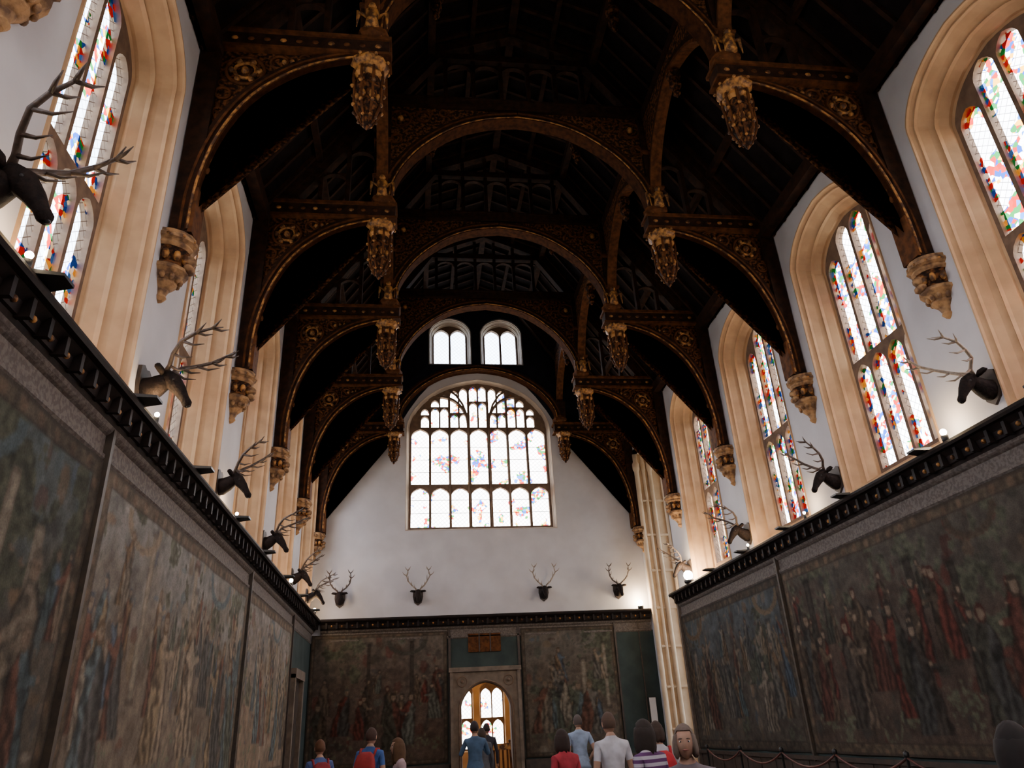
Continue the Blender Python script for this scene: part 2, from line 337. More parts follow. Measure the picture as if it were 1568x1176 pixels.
BR=[(5.66,8.25),(5.64,9.1),(5.44,10.05),(5.04,10.88),(4.40,11.50),(3.70,11.82),(3.05,11.92)]
def smoothpl(P,n=4):
    out=[]
    for i in range(len(P)-1):
        p0=P[max(i-1,0)];p1=P[i];p2=P[i+1];p3=P[min(i+2,len(P)-1)]
        for j in range(n):
            t=j/n; out.append(tuple(0.5*((2*p1[c])+(-p0[c]+p2[c])*t+(2*p0[c]-5*p1[c]+4*p2[c]-p3[c])*t*t+(-p0[c]+3*p1[c]-3*p2[c]+p3[c])*t**3) for c in (0,1)))
    out.append(P[-1]); return out
BRs=smoothpl(BR); UA=[(3.05,12.35),(3.02,12.9),(2.78,13.5),(2.3,14.15),(1.55,14.75),(.8,15.06),(0,15.18)]
def truss(mb,end=False):
    UAs=smoothpl([(x,12.35+(z-12.35)*(.83 if end else 1)) for x,z in UA])
    for sg in (1,-1):
        T=lambda x,a,z,sg=sg:(sg*x,a,z)
        mb.box(5.62,5.93,-.17,.17,8.2,12.0,'wood',T); mb.box(5.60,5.66,-.19,.19,8.2,9.0,'rib',T)
        mb.strip(BRs,offset(BRs,.22),-.15,.15,'wood',T)
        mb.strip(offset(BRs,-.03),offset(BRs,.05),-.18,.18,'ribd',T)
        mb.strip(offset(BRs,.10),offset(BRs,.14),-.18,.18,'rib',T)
        for q in (-.185,.185): mb.tube([T(p[0],q,p[1]) for p in offset(BRs,.01)],.022,6,'gold')
        mb.prism([(5.7,8.6)]+offset(BRs,.12)[3:]+[(3.05,12.02),(5.7,12.02)],-.07,.07,'carve',T)
        for dx in (-1,1):
            y=dx*.09
            mb.torus((sg*5.22,y,11.52),.30,.03,'rib',n=18); mb.torus((sg*5.22,y,11.52),.17,.03,'gold')
            mb.ball((sg*5.22,y,11.52),.07,'gold'); 
            for q in range(6):
                an=q*math.pi/3; mb.ball((sg*5.22+.22*math.cos(an),y,11.52+.22*math.sin(an)),.055,'gold',8)
            mb.torus((sg*4.7,y,11.75),.14,.025,'rib'); mb.torus((sg*4.3,y,11.86),.09,.02,'rib'); mb.torus((sg*5.52,y,11.0),.12,.025,'rib'); mb.torus((sg*5.55,y,10.6),.08,.02,'rib')
            for q in range(5): mb.ball((sg*(4.62-.12*q+.0),y,11.76+.02*q),.05-.005*q,'gold',8)
            for q in range(7): mb.ball((sg*(5.56),y,9.4+.22*q),.045,'rib',8,(1,.6,1.6))
        mb.box(2.92,5.95,-.18,.18,12.0,12.34,'wood',T); mb.box(2.88,5.95,-.22,.22,12.30,12.38,'rib',T); mb.box(2.88,5.95,-.21,.21,11.96,12.02,'rib',T)
        for q in range(11): mb.ball((sg*(3.1+.26*q),-.18,12.17),.045,'gold' if q%3==0 else 'rib',8,(1.3,.5,1))
        mb.box(3.06,3.42,-.17,.17,12.3,13.3 if end else 15.6,'wood',T)
        mb.lathe([(.2,0),(.3,.1),(.3,.2),(.24,.26),(.24,.3)],(sg*3.2,0,12.36),8,'rib')
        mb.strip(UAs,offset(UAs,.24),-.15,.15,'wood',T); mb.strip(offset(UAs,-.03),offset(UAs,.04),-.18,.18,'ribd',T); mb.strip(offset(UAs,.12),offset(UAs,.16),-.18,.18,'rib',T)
        for q in (-.185,.185): mb.tube([T(p[0],q,p[1]) for p in offset(UAs,.01)],.018,6,'gold')
        mb.prism([(5.95,12.0),(5.95,12.3),(2.08,17.62),(2.0,17.3),(5.55,12.1)],-.15,.15,'wood',T)
        mb.prism([(5.55,12.3),(2.0,17.62),(1.8,17.3),(5.2,12.3)],-.13,.13,'wood',T)
        mb.prism([(2.1,17.62),(0,18.45),(0,18.1),(2.1,17.25)],-.13,.13,'wood',T)
        if end: continue
        for z in (13.1,14.2): mb.lathe([(.24,0),(.30,.05),(.30,.1),(.24,.15)],(sg*3.24,0,z),4,'rib',rot=math.pi/4)
        mb.prism(offset(UAs,.12)[2:]+[(0,15.5),(3.2,15.5),(3.2,12.8)],-.06,.06,'carve',T)
        for y in (-.08,.08):
            mb.torus((sg*2.85,y,15.05),.25,.035,'rib'); mb.torus((sg*2.3,y,15.15),.17,.03,'rib'); mb.torus((sg*2.95,y,14.4),.13,.03,'rib'); mb.torus((sg*1.8,y,15.28),.11,.025,'rib')
            mb.ball((sg*2.85,y,15.05),.09,'gold',8)
        mb.box(0,3.5,-.16,.16,15.45,15.75,'wood',T); mb.box(0,3.5,-.18,.18,15.70,15.76,'wood',T)
        mb.lathe([(.05,0),(.12,.05),(.10,.25),(.13,.38),(.07,.45),(.03,.47)],(sg*3.22,-.26,12.5),8,'gold',True); mb.ball((sg*3.22,-.27,13.03),.075,'gold',8)
        for w_ in (-1,1): mb.tube([(sg*3.22+w_*.08,-.2,12.85),(sg*3.22+w_*.24,-.2,12.95),(sg*3.22+w_*.26,-.2,12.6)],[.04,.05,.01],6,'gold')
        for x,zt in ((4.0,14.4),(4.6,13.6),(5.1,12.95)):
            mb.box(x-.05,x+.05,-.08,.08,12.3,zt,'wood',T)
        for x0,x1,z in ((3.42,4.0,13.7),(4.0,4.6,13.0),(3.42,4.0,14.6)):
            c=(x0+x1)/2; h=(x1-x0)/2; A=[(c+h*math.cos(a),z+h*.9*math.sin(a)) for a in [math.pi*i/10 for i in range(11)]]
            mb.strip(A,[(p[0],z+h) for p in A],-.06,.06,'wood',T)
        for x in (.35,1.05,1.75):
            zt=17.9 if x<1.5 else 17.5
            mb.box(x-.05,x+.05,-.08,.08,15.7,zt,'wood',T)
        for x0,x1 in ((-.35,.35),(.35,1.05),(1.05,1.75)):
            if sg<0 and x0<0: continue
            c=(x0+x1)/2; h=(x1-x0)/2; A=[(c+h*math.cos(a),16.7+h*.9*math.sin(a)) for a in [math.pi*i/10 for i in range(11)]]
            mb.strip(A,[(p[0],16.7+h) for p in A],-.06,.06,'wood',T)
        mb.box(0,2.3,-.12,.12,17.15,17.35,'wood',T)
mb=MB(); truss(mb,True); t0=mb.obj("ceiling_wall_truss"); t0.location=(0,D-.22,0)
mb=MB(); truss(mb); t1=mb.obj("ceiling_hammerbeam_truss"); t1.location=(0,YK(1),0)
for k in range(2,8):
    o=bpy.data.objects.new("ceiling_hammerbeam_truss.%03d"%(k-1),t1.data); o.location=(0,YK(k)+(0.22 if k==7 else 0),0); col.objects.link(o)
def pendant(mb):
    mb.lathe([(.16,1.5),(.20,1.46),(.28,1.43),(.31,1.38),(.30,1.33),(.24,1.27),(.22,1.18),(.24,1.14),(.25,1.10),(.20,1.04)],(0,0,0),8,'gold')
    mb.lathe([(.20,1.05),(.19,.9),(.215,.86),(.22,.80),(.17,.74),(.165,.50),(.19,.46),(.19,.42),(.14,.34),(.11,.22),(.12,.19),(.08,.13),(.04,.08),(.045,.04),(.0,-.02)],(0,0,0),8,'carve')
    for i in range(8):
        a=2*math.pi*(i+.5)/8
        def P(r,z): return (r*math.cos(a),r*math.sin(a),z)
        mb.tube([P(.23,1.2),P(.235,1.0),P(.215,.8),P(.21,.45),P(.16,.3),P(.08,.1)],[.022,.026,.022,.022,.02,.01],6,'rib')
        mb.ball(P(.25,.84),.035,'gold',8); mb.ball(P(.22,.44),.033,'gold',8); mb.ball(P(.31,1.38),.03,'gold',8); mb.ball(P(.14,.2),.025,'gold',8)
        mb.ball(P(.17,.62),.045,'gold',8,(1,1,1.9))
mb=MB(); pendant(mb); p0=mb.obj("carved_roof_pendant"); first=True
n=0
for k in range(0,8):
    for sg in (-1,1):
        if first: o=p0; first=False
        else:
            n+=1; o=bpy.data.objects.new("carved_roof_pendant.%03d"%n,p0.data); col.objects.link(o)
        y=YK(k) if k not in(0,7) else (D-.42 if k==0 else YB+.42)
        sc=1 if k not in (0,7) else .85
        o.location=(sg*3.25,y,11.97-1.5*sc); o.scale=(sc*1.1,sc*1.1,sc)
mb=MB()
for k in range(0,7):
    y0,y1=YK(k+1)+.15,YK(k)-.15; c=(y0+y1)/2; h=(y1-y0)/2
    A=[(c+h*math.cos(a),12.9+archz(math.cos(a),1.9,.3)) for a in [math.pi*i/24 for i in range(25)]]
    for sg in (-1,1):
        T=lambda x,a,z,sg=sg:(sg*a,x,z)
        mb.strip(A,offset(A,.18),3.12,3.34,'wood',T); mb.strip(offset(A,-.02),offset(A,.05),3.10,3.36,'rib',T)
        mb.strip(offset(A,.1),[(p[0],15.5) for p in A],3.2,3.26,'carve',T)
        mb.lathe([(.02,0),(.09,.1),(.07,.2),(.14,.32),(.12,.55),(.17,.62),(.17,.7),(.06,.8),(.06,1.35)],(sg*2.05,c,15.95),8,'carve')
        mb.lathe([(.02,0),(.09,.1),(.07,.2),(.14,.32),(.12,.55),(.17,.62),(.17,.7),(.06,.8),(.06,1.1)],(sg*3.24,c,14.0),8,'carve')
mb.obj("ceiling_longitudinal_arches")
def corbel(mb):
    def ring(prof,k):
        n=8; vs=[];m=len(prof)
        for r,z in prof:
            for j in range(n+1):
                a=-math.pi/2+math.pi*j/n; vs.append((-r*math.cos(a)*1.0,r*.95*math.sin(a),z))
        fs=[(i*(n+1)+j,i*(n+1)+j+1,(i+1)*(n+1)+j+1,(i+1)*(n+1)+j) for i in range(m-1) for j in range(n)]
        fs+=[tuple(range(n+1)),tuple(range(m*(n+1)-1,(m-1)*(n+1)-1,-1))]
        mb.add(vs,fs,k)
    ring([(.28,.09),(.31,.08),(.31,.03),(.34,0.0),(.34,-.05),(.29,-.09),(.30,-.13),(.27,-.17)],'corb')
    ring([(.27,-.16),(.24,-.2),(.22,-.42),(.24,-.44)],'carve')
    ring([(.24,-.44),(.28,-.47),(.28,-.52),(.22,-.58),(.17,-.66),(.17,-.70),(.10,-.78),(.07,-.86),(.085,-.90),(.05,-.95),(.0,-.98)],'corb')
    for j in range(6):
        a=-math.pi/2+math.pi*(j+.5)/6; mb.ball((-.25*math.cos(a),.24*math.sin(a),-.31),.045,'gold',8,(1,1,1.9)); mb.ball((-.32*math.cos(a),.31*math.sin(a),-.02),.03,'gold',8)
        mb.ball((-.20*math.cos(a),.19*math.sin(a),-.62),.035,'corb',8,(1,1,1.7))
    mb.ball((-.27,0,-.30),.09,'corb',10); mb.ball((-.28,0,-.43),.07,'corb',10,(1,1.7,1))
mb=MB(); corbel(mb); c0=mb.obj("wall_corbel"); n=0; first=True
for k in range(0,8):
    for sg in (-1,1):
        if first: o=c0; first=False
        else: n+=1; o=bpy.data.objects.new("wall_corbel.%03d"%n,c0.data); col.objects.link(o)
        y=YK(k) if k not in(0,7) else (D-.3 if k==0 else YB+.3)
        o.location=(sg*(WX-.001),y,8.10); o.rotation_euler=(0,0,0 if sg>0 else math.pi)
        o.scale=(1.2,1.05,1.0) if k not in (0,7) else (1.1,.8,.9)

# ------------------------------------------------------------- ledge
LD=-.09
def ledge(name,T,s0,s1):
    mb=MB()
    def prof(pts,k): 
        vs=[];n=len(pts)
        for s in (s0,s1): vs+=[T(s,o,z+LD) for o,z in pts]
        mb.add(vs,[tuple(range(n)),tuple(range(2*n-1,n-1,-1))]+[(i,(i+1)%n,n+(i+1)%n,n+i) for i in range(n)],k)
    prof([(0,4.60),(.07,4.60),(.10,4.64),(.10,4.68),(.07,4.70),(.07,4.90),(.10,4.92),(.13,4.95),(.15,4.99),(0,4.99)],'band')
    prof([(0,4.99),(.15,4.99),(.17,5.04),(.20,5.05),(.22,5.17),(.30,5.24),(.36,5.25),(.38,5.29),(.36,5.34),(0,5.34)],'ledge')
    s=s0+.2
    while s<s1-.1:
        mb.box(s-.03,s+.03,.15,.30,5.03+LD,5.22+LD,'ledge',T)
        mb.ball(T(s+.17,.22,5.12+LD),.036,'gold',8)
        s+=.34
    return mb.obj(name)
ledge("trim_left",TL,YB,D); ledge("trim_right",TR,YB,BY0-.05); ledge("trim_end",TE,-WX+.37,WX-.05)
mb=MB()
TLs=[5.7,8.2,10.7,13.4,16.1,18.8,21.5,24.2]; TRs=[7.6,10.1,12.5,14.9,17.2,19.4]
def bracket(T,s):
    mb.add([T(s-.16,.30,5.255),T(s+.16,.30,5.255),T(s+.10,.56,5.27),T(s-.10,.56,5.27),T(s-.16,.30,5.30),T(s+.16,.30,5.30),T(s+.10,.56,5.30),T(s-.10,.56,5.30)],[(0,1,2,3),(4,5,6,7),(0,1,5,4),(1,2,6,5),(2,3,7,6),(3,0,4,7)],'black')
for s in TLs: bracket(TL,s)
for s in TRs: bracket(TR,s)
mb.obj("trim_ledge_lamp_shelves")
def spotlamp(T,s,o,z,power,big=.05):
    mb=MB(); c=T(s,o,z+LD)
    mb.lathe([(big*.6,-.12),(big*1.0,-.1),(big*1.1,-.02),(big*.6,-.01)],c,10,'black',True); mb.ball((c[0],c[1],c[2]+big*.9),big,'bulb',12)
    mb.obj("ledge_spotlight")
    l=bpy.data.lights.new("ledge_light","POINT"); l.energy=power; l.color=(1,.68,.36); l.shadow_soft_size=.08
    ob=bpy.data.objects.new("ledge_light",l); ob.location=(c[0],c[1],c[2]+.22+big); col.objects.link(ob)
spotlamp(TR,21.3,.30,5.46,100,.14); spotlamp(TE,5.55,.25,5.46,55,.10)
spotlamp(TR,9.6,.30,5.46,14,.05); spotlamp(TR,14.1,.30,5.46,16,.03); spotlamp(TR,17.0,.30,5.46,16,.03)
spotlamp(TL,5.5,.30,5.46,10,.035); spotlamp(TL,8.9,.30,5.46,14,.03); spotlamp(TL,13.5,.30,5.46,16,.03); spotlamp(TL,20.0,.30,5.46,25,.05); spotlamp(TL,25.0,.30,5.46,25,.05)

for nm,T,s0,s1 in (("left",TL,YB,D),("right",TR,YB,BY0)):
    mb=MB(); mb.box(s0,s1,0,.06,0,4.56,'teal',T); mb.box(s0,s1,0,.12,0,.75,'dado',T); mb.box(s0,s1,.1,.16,.72,.8,'dado',T)
    s=s0+.4
    while s<s1: mb.box(s-.05,s+.05,.1,.14,.1,.7,'dado',T); s+=.8
    mb.obj("baseboard_"+nm)
mb=MB()
for a,b in ((-WX,-1.2),(1.05,WX)):
    mb.box(a,b,0,.06,0,4.56,'teal',TE); mb.box(a,b,0,.1,0,.7,'dado',TE)
mb.box(-1.2,1.05,0,.06,3.5,4.9,'teal',TE)
mb.box(-.62,.5,.05,.10,4.05,4.65,'rib',TE); mb.box(-.26,-.22,.1,.12,4.05,4.65,'dado',TE); mb.box(.12,.16,.1,.12,4.05,4.65,'dado',TE)
mb.box(-1.30,-1.22,.0,.10,0,4.9,'dado',TE); mb.box(1.08,1.16,.0,.10,0,4.9,'dado',TE)
mb.obj("baseboard_end")
mb=MB()
add_holed(mb,[(-1.22,0),(1.06,0),(1.06,3.45),(-1.22,3.45)],[arch(-.08,.86,-.01+.02,2.3,.80,n=16)],.22,.115,TE,'surround')
for o,w,r in ((.22,.02,.03),(.14,-.03,.03)):
    A=arch(-.08,.88+w,0.0,2.3,.82+w,n=16); mb.tube([TE(p[0],o,p[1]) for p in A],r,6,'mull',cap=True)
mb.box(-1.3,1.14,.005,.30,3.42,3.56,'surround',TE); mb.box(-1.26,-1.16,.2,.28,0,3.45,'surround',TE); mb.box(1.0,1.1,.2,.28,0,3.45,'surround',TE)
for sg in (-1,1):
    mb.torus(TE(-.08+sg*.78,.23,3.12),.16,.02,'mull'); mb.ball(TE(-.08+sg*.78,.23,3.12),.06,'mull',8)
mb.obj("door_1")
mb=MB(); y0=D+.1; y1=D+5
mb.box(-2.6,-2.5,y0,y1,0,4.6,'warm'); mb.box(2.5,2.6,y0,y1,0,4.6,'warm'); mb.box(-2.6,2.6,y0,y1,4.6,4.7,'warm')
TA=lambda s,o,z:(s,y1-o,z)
add_holed(mb,[(-2.6,0),(2.6,0),(2.6,4.65),(-2.6,4.65)],[arch(-.62,.5,.9,3.1,.35),arch(.62,.5,.9,3.1,.35)],.1,-.05,TA,'warm')
mb.obj("wall_anteroom")
def ante(sc,i): 
    hw,zb,zs,ri=i; return [lighthole(sc-hw+.03,sc-.02,zb+.05,2.0),lighthole(sc+.02,sc+hw-.03,zb+.05,2.0),lighthole(sc-hw+.03,sc-.02,2.08,zs+.1),lighthole(sc+.02,sc+hw-.03,2.08,zs+.1)]
for s in (-.62,.62): window(TA,s,(0,-1,0),(.5,.9,3.1,.35),(.46,.95,3.05,.32),.15,ante,2,'glassE',reveal='warm')
l=bpy.data.lights.new("anteroom_light","POINT"); l.energy=110; l.color=(1,.65,.3); l.shadow_soft_size=.1
ob=bpy.data.objects.new("anteroom_light",l); ob.location=(0,D+2,3.9); col.objects.link(ob)  # warm point light in the anteroom, without a fixture
mb=MB()
mb.box(22.3,22.5,.06,.25,0,3.3,'surround',TL); mb.box(23.9,24.1,.06,.25,0,3.3,'surround',TL); mb.box(22.3,24.1,.06,.27,3.2,3.45,'surround',TL); mb.box(22.5,23.9,.06,.12,0,3.2,'dado',TL)
for i in range(3):
    for j in range(2): mb.box(22.6+j*.65,23.15+j*.65,.12,.15,.2+i*1.0,1.05+i*1.0,'dado',TL)
mb.obj("door_2")

# ------------------------------------------------------------- tapestries
def vnoise(X,Z,sc,rng):
    gx=X*sc;gz=Z*sc; nx=int(gx.max())+3;nz=int(gz.max())+3; G=rng.random((nx,nz))
    i=gx.astype(int);j=gz.astype(int);fx=gx-i;fz=gz-j; fx=fx*fx*(3-2*fx);fz=fz*fz*(3-2*fz)
    return (G[i,j]*(1-fx)+G[i+1,j]*fx)*(1-fz)+(G[i,j+1]*(1-fx)+G[i+1,j+1]*fx)*fz
def fb(X,Z,sc,rng): return (vnoise(X,Z,sc,rng)+.5*vnoise(X,Z,sc*2.1,rng)+.25*vnoise(X,Z,sc*4.3,rng))/1.75
PALA=[(.17,.155,.13),(.25,.185,.11),(.28,.22,.155),(.16,.07,.045),(.09,.125,.165),(.29,.25,.19),(.08,.08,.075),(.20,.13,.07),(.10,.115,.085),(.23,.19,.14),(.10,.14,.15)]
PALB=[(.11,.04,.028),(.06,.05,.04),(.12,.085,.055),(.065,.065,.06),(.14,.105,.075),(.045,.038,.03),(.13,.032,.022),(.08,.06,.04),(.06,.06,.045)]
def blur(C,n=1):
    for _ in range(n):
        P=np.pad(C,((1,1),(1,1),(0,0)),'edge'); C=(P[:-2,1:-1]+P[2:,1:-1]+P[1:-1,:-2]+P[1:-1,2:]+4*P[1:-1,1:-1])/8
    return C
def tapestry(name,T,s0,s1,z0,z1,seed,pal,bg,skybg,off=.09,res=.028,gain=1.0,border=.2,dens=1.0,contrast=.85):
    rng=np.random.default_rng(seed); w=s1-s0;h=z1-z0; nx=int(w/res);nz=int(h/res)
    xs=np.linspace(0,w,nx);zs=np.linspace(0,h,nz); X,Z=np.meshgrid(xs,zs,indexing='ij')
    n0=fb(X,Z,.7,rng); n1=fb(X,Z,1.6,rng); n2=fb(X,Z,5,rng); n3=fb(X,Z,13,rng)
    t=np.clip((Z/h-.45)*2.2+ (n1-.5)*1.6,0,1)[...,None]
    C=np.array(bg)*(1-t)+np.array(skybg)*t; C=C*(.45+1.1*n2[...,None])
    for i in range(int(w*h*6*dens)):
        cx,cz=rng.uniform(0,w),rng.uniform(0,h); a,b=rng.uniform(.03,.16),rng.uniform(.03,.22); c=np.array(pal[rng.integers(len(pal))])*rng.uniform(.5,1.2)
        i0,i1=max(0,int((cx-a)/res)),min(nx,int((cx+a)/res)+1); j0,j1=max(0,int((cz-b)/res)),min(nz,int((cz+b)/res)+1)
        sx=X[i0:i1,j0:j1];sz=Z[i0:i1,j0:j1]; m=((sx-cx)/a)**2+((sz-cz)/b)**2+ (n3[i0:i1,j0:j1]-.5)*1.5<1
        blk=C[i0:i1,j0:j1]; blk[m]=blk[m]*.35+c*.65
    fol=(n0+.6*n2>.95)&(Z>h*.4); C[fol]=np.array([.065,.07,.047])*(.4+1.6*n3[fol][:,None])
    fol=(n1+.5*n3>1.0)&(Z<h*.3); C[fol]=np.array([.075,.08,.052])*(.5+1.4*n3[fol][:,None])
    for i in range(int(w/2.6)+1):
        cx=rng.uniform(.3,w-.3); cw=rng.uniform(.06,.11); zt=rng.uniform(.7,.95)*h; m=(abs(X-cx)<cw)&(Z>h*.35)&(Z<zt)
        sh=(.6+.6*np.cos((X-cx)/cw*1.4))[m][:,None]; C[m]=np.array(pal[5%len(pal)])*.85*sh*(.7+.5*n3[m][:,None])
        m=(abs(X-cx)<cw*1.7)&((abs(Z-h*.35)<.05)|(abs(Z-zt)<.06)); C[m]*=.55
    for i in range(int(w/3)):
        cx=rng.uniform(.6,w-.6); R=rng.uniform(.5,.8); zc=h-.25
        d=np.hypot((X-cx)/R,(Z-zc)/(R*.7)); m=(d<1)&(d>.76)&(Z<zc); C[m]=np.array(pal[rng.integers(len(pal))])*(.5+.6*np.abs(np.sin(d[m]*40)))[:,None]
    figs=[]
    for _ in range(int(w*1.6*dens)): figs.append((rng.uniform(1.5,2.3),rng.uniform(.2,w-.2),rng.uniform(.7,1.1)))
    for _ in range(int(w*1.5*dens)): figs.append((rng.uniform(.7,1.5),rng.uniform(.2,w-.2),rng.uniform(1.0,1.5)))
    for _ in range(int(w*.95*dens)): figs.append((rng.uniform(.25,.75),rng.uniform(.3,w-.3),rng.uniform(1.5,2.0)))
    figs.sort(reverse=True)
    for zb,cx,H in figs:
        q=H/1.8; lean=rng.uniform(-.3,.3)*q; c1=np.array(pal[rng.integers(len(pal))]); c2=np.array(pal[rng.integers(len(pal))])
        i0,i1=max(0,int((cx-.8*q)/res)),min(nx,int((cx+.8*q)/res)+1)
        j0,j1=max(0,int(zb/res)-2),min(nz,int((zb+H*1.15)/res)+2)
        x_=X[i0:i1,j0:j1];z_=Z[i0:i1,j0:j1];B=C[i0:i1,j0:j1];m1=n1[i0:i1,j0:j1];m2n=n2[i0:i1,j0:j1];m3=n3[i0:i1,j0:j1]
        t=(z_-zb)/H; xx=(x_-cx-lean*t)/q+.12*(m1-.5)
        wd=np.where(t<.55,.42-.32*t,.235); wd=np.where(t>.72,.235*(1-(t-.72)/.2),wd)*(1+.5*(m2n-.5))
        m=(t>0)&(t<.88)&(abs(xx)<wd); fold=.70+.40*np.sin(xx*(24+10*np.cos(t*4))+m2n*8+t*5)+.4*(m3-.5)
        B[m]=(c1*fold[...,None])[m]
        side=rng.choice([-1,1]); mm=m&(xx*side>.02+.12*np.sin(t*5)); B[mm]=(c2*fold[...,None])[mm]
        e=(t>0)&(t<.88)&(abs(abs(xx)-wd)<.025); B[e]*=.45
        ax,az=cx+lean*.7,zb+H*.68; dx,dz=side*rng.uniform(.25,.5)*q,rng.uniform(-.2,.35)*q
        L=math.hypot(dx,dz); pr=((x_-ax)*dx+(z_-az)*dz)/L; pe=abs((x_-ax)*dz-(z_-az)*dx)/L
        ma=(pr>0)&(pr<L)&(pe<q*(.08-.04*pr/L)); B[ma]=(c2*(.6+.6*m3[...,None]))[ma]
        mh=np.hypot(x_-ax-dx,z_-az-dz)<.04*q; B[mh]=(.26,.19,.13)
        hx=cx+lean*.93;hz=zb+H*.93; dd=np.hypot((x_-hx)/(.085*q),(z_-hz)/(.115*q))
        m=dd<1.4; B[m]=np.array(pal[rng.integers(len(pal))])*.5; m=(dd<.95)&(z_<hz+.06*q); B[m]=np.array((.25,.185,.13))*(.7+.5*m3[m][:,None])
        m=(abs(z_-hz-.01)<.012*q)&(abs(abs(x_-hx)-.03*q)<.016*q); B[m]*=.4
    b=np.minimum(np.minimum(X,w-X),np.minimum(Z,h-Z)); m=b<border
    orn=.5+.5*np.sin(X*17)*np.sin(Z*17+1); base=np.array((.10,.078,.053)); 
    Bc=base*(.4+1.0*n3[...,None])+ (orn>.72)[...,None]*np.array((.05,.025,.015)); C[m]=np.clip(Bc,0.01,1)[m]
    m=(abs(b-border)<.02)|(b<.03); C[m]=np.array((.05,.038,.028))
    C=blur(C,1); mean=np.array(bg)*.5+np.array(skybg)*.5
    C=mean+(C-mean)*contrast; C=C*gain*(.7+.6*n3[...,None])*(.8+.4*n0[...,None])*np.array((1.0,.975,.93))
    bil=.015*np.sin(X*3.1+seed)*np.cos(Z*.8)+.02*n1
    P=np.stack(T(s0+X,off+bil,z0+Z),-1).reshape(-1,3)
    ii,jj=np.meshgrid(np.arange(nx-1),np.arange(nz-1),indexing='ij'); a=(ii*nz+jj).ravel()
    F=np.stack([a,a+nz,a+nz+1,a+1],-1)
    me=bpy.data.meshes.new(name); me.from_pydata(P.tolist(),[],F.tolist()); ca=me.color_attributes.new("Col",'FLOAT_COLOR','POINT')
    ca.data.foreach_set("color",np.concatenate([np.clip(C,0,1),np.ones((nx,nz,1))],-1).astype(np.float32).ravel())
    me.polygons.foreach_set("use_smooth",[True]*len(F)); me.materials.append(M['tap']); me.update()
    o=bpy.data.objects.new(name,me); col.objects.link(o); return o
m,nt,b=newmat("woven_tapestry"); at=nt.nodes.new("ShaderNodeAttribute"); at.attribute_name="Col"
tc=nt.nodes.new("ShaderNodeTexCoord"); no=nt.nodes.new("ShaderNodeTexNoise"); no.inputs["Scale"].default_value=45; nt.links.new(tc.outputs["Object"],no.inputs["Vector"])
mr=nt.nodes.new("ShaderNodeMapRange"); mr.inputs[3].default_value=.65; mr.inputs[4].default_value=1.35; nt.links.new(no.outputs["Fac"],mr.inputs[0])
vm=nt.nodes.new("ShaderNodeVectorMath"); vm.operation='SCALE'; nt.links.new(at.outputs["Color"],vm.inputs[0]); nt.links.new(mr.outputs[0],vm.inputs["Scale"])
nt.links.new(vm.outputs[0],b.inputs["Base Color"]); b.inputs["Roughness"].default_value=.9; b.inputs["Specular IOR Level"].default_value=.2; bp=nt.nodes.new("ShaderNodeBump"); bp.inputs["Strength"].default_value=.3; bp.inputs["Distance"].default_value=.01
nt.links.new(no.outputs["Fac"],bp.inputs["Height"]); nt.links.new(bp.outputs[0],b.inputs["Normal"]); M['tap']=m
ZT=4.51
tapestry("woven_tapestry",TL,8.25,16.05,.85,ZT,11,PALA,(.17,.135,.10),(.21,.205,.19),gain=.92)
tapestry("woven_tapestry.001",TL,.5,8.12,.85,ZT,12,PALA,(.12,.10,.075),(.12,.15,.15),gain=.6)
tapestry("woven_tapestry.002",TL,16.2,22.1,.85,ZT,13,PALA,(.21,.155,.11),(.21,.195,.18),gain=.95)
tapestry("woven_tapestry.003",TR,8.25,16.05,.85,ZT,14,PALB,(.085,.06,.045),(.09,.08,.065),gain=.75)
tapestry("woven_tapestry.004",TR,.5,8.12,.85,ZT,15,PALB,(.06,.05,.04),(.08,.07,.055),gain=.75)
tapestry("woven_tapestry.005",TR,16.2,22.95,.85,ZT,16,PALA,(.11,.09,.07),(.115,.135,.145),gain=.5)
tapestry("woven_tapestry.006",TE,-5.85,-1.34,.75,4.76,17,PALB+[(.12,.13,.11)],(.10,.07,.055),(.12,.10,.08),gain=.8,border=.12)
tapestry("woven_tapestry.007",TE,1.2,4.5,.75,4.76,18,PALA,(.13,.10,.075),(.16,.14,.115),gain=.6,border=.12)
mb=MB()
for T in (TL,TR):
    for s in (8.18,16.12,): mb.box(s-.035,s+.035,.06,.15,.7,4.89,'brass',T)
mb.box(22.12,22.2,.06,.14,.7,4.89,'dado',TL); mb.box(22.98,23.1,.0,.16,0,5.2,'surround',TR)
mb.box(4.52,4.58,.05,.12,.7,4.89,'dado',TE); mb.box(5.4,5.44,.05,.09,.7,4.89,'dado',TE)
mb.obj("trim_tapestry_dividers")
mb=MB(); mb.box(5.50,5.72,.10,.13,1.5,2.35,'white',TE); mb.box(5.48,5.74,.08,.11,1.48,2.37,'dado',TE); mb.obj("notice_board")

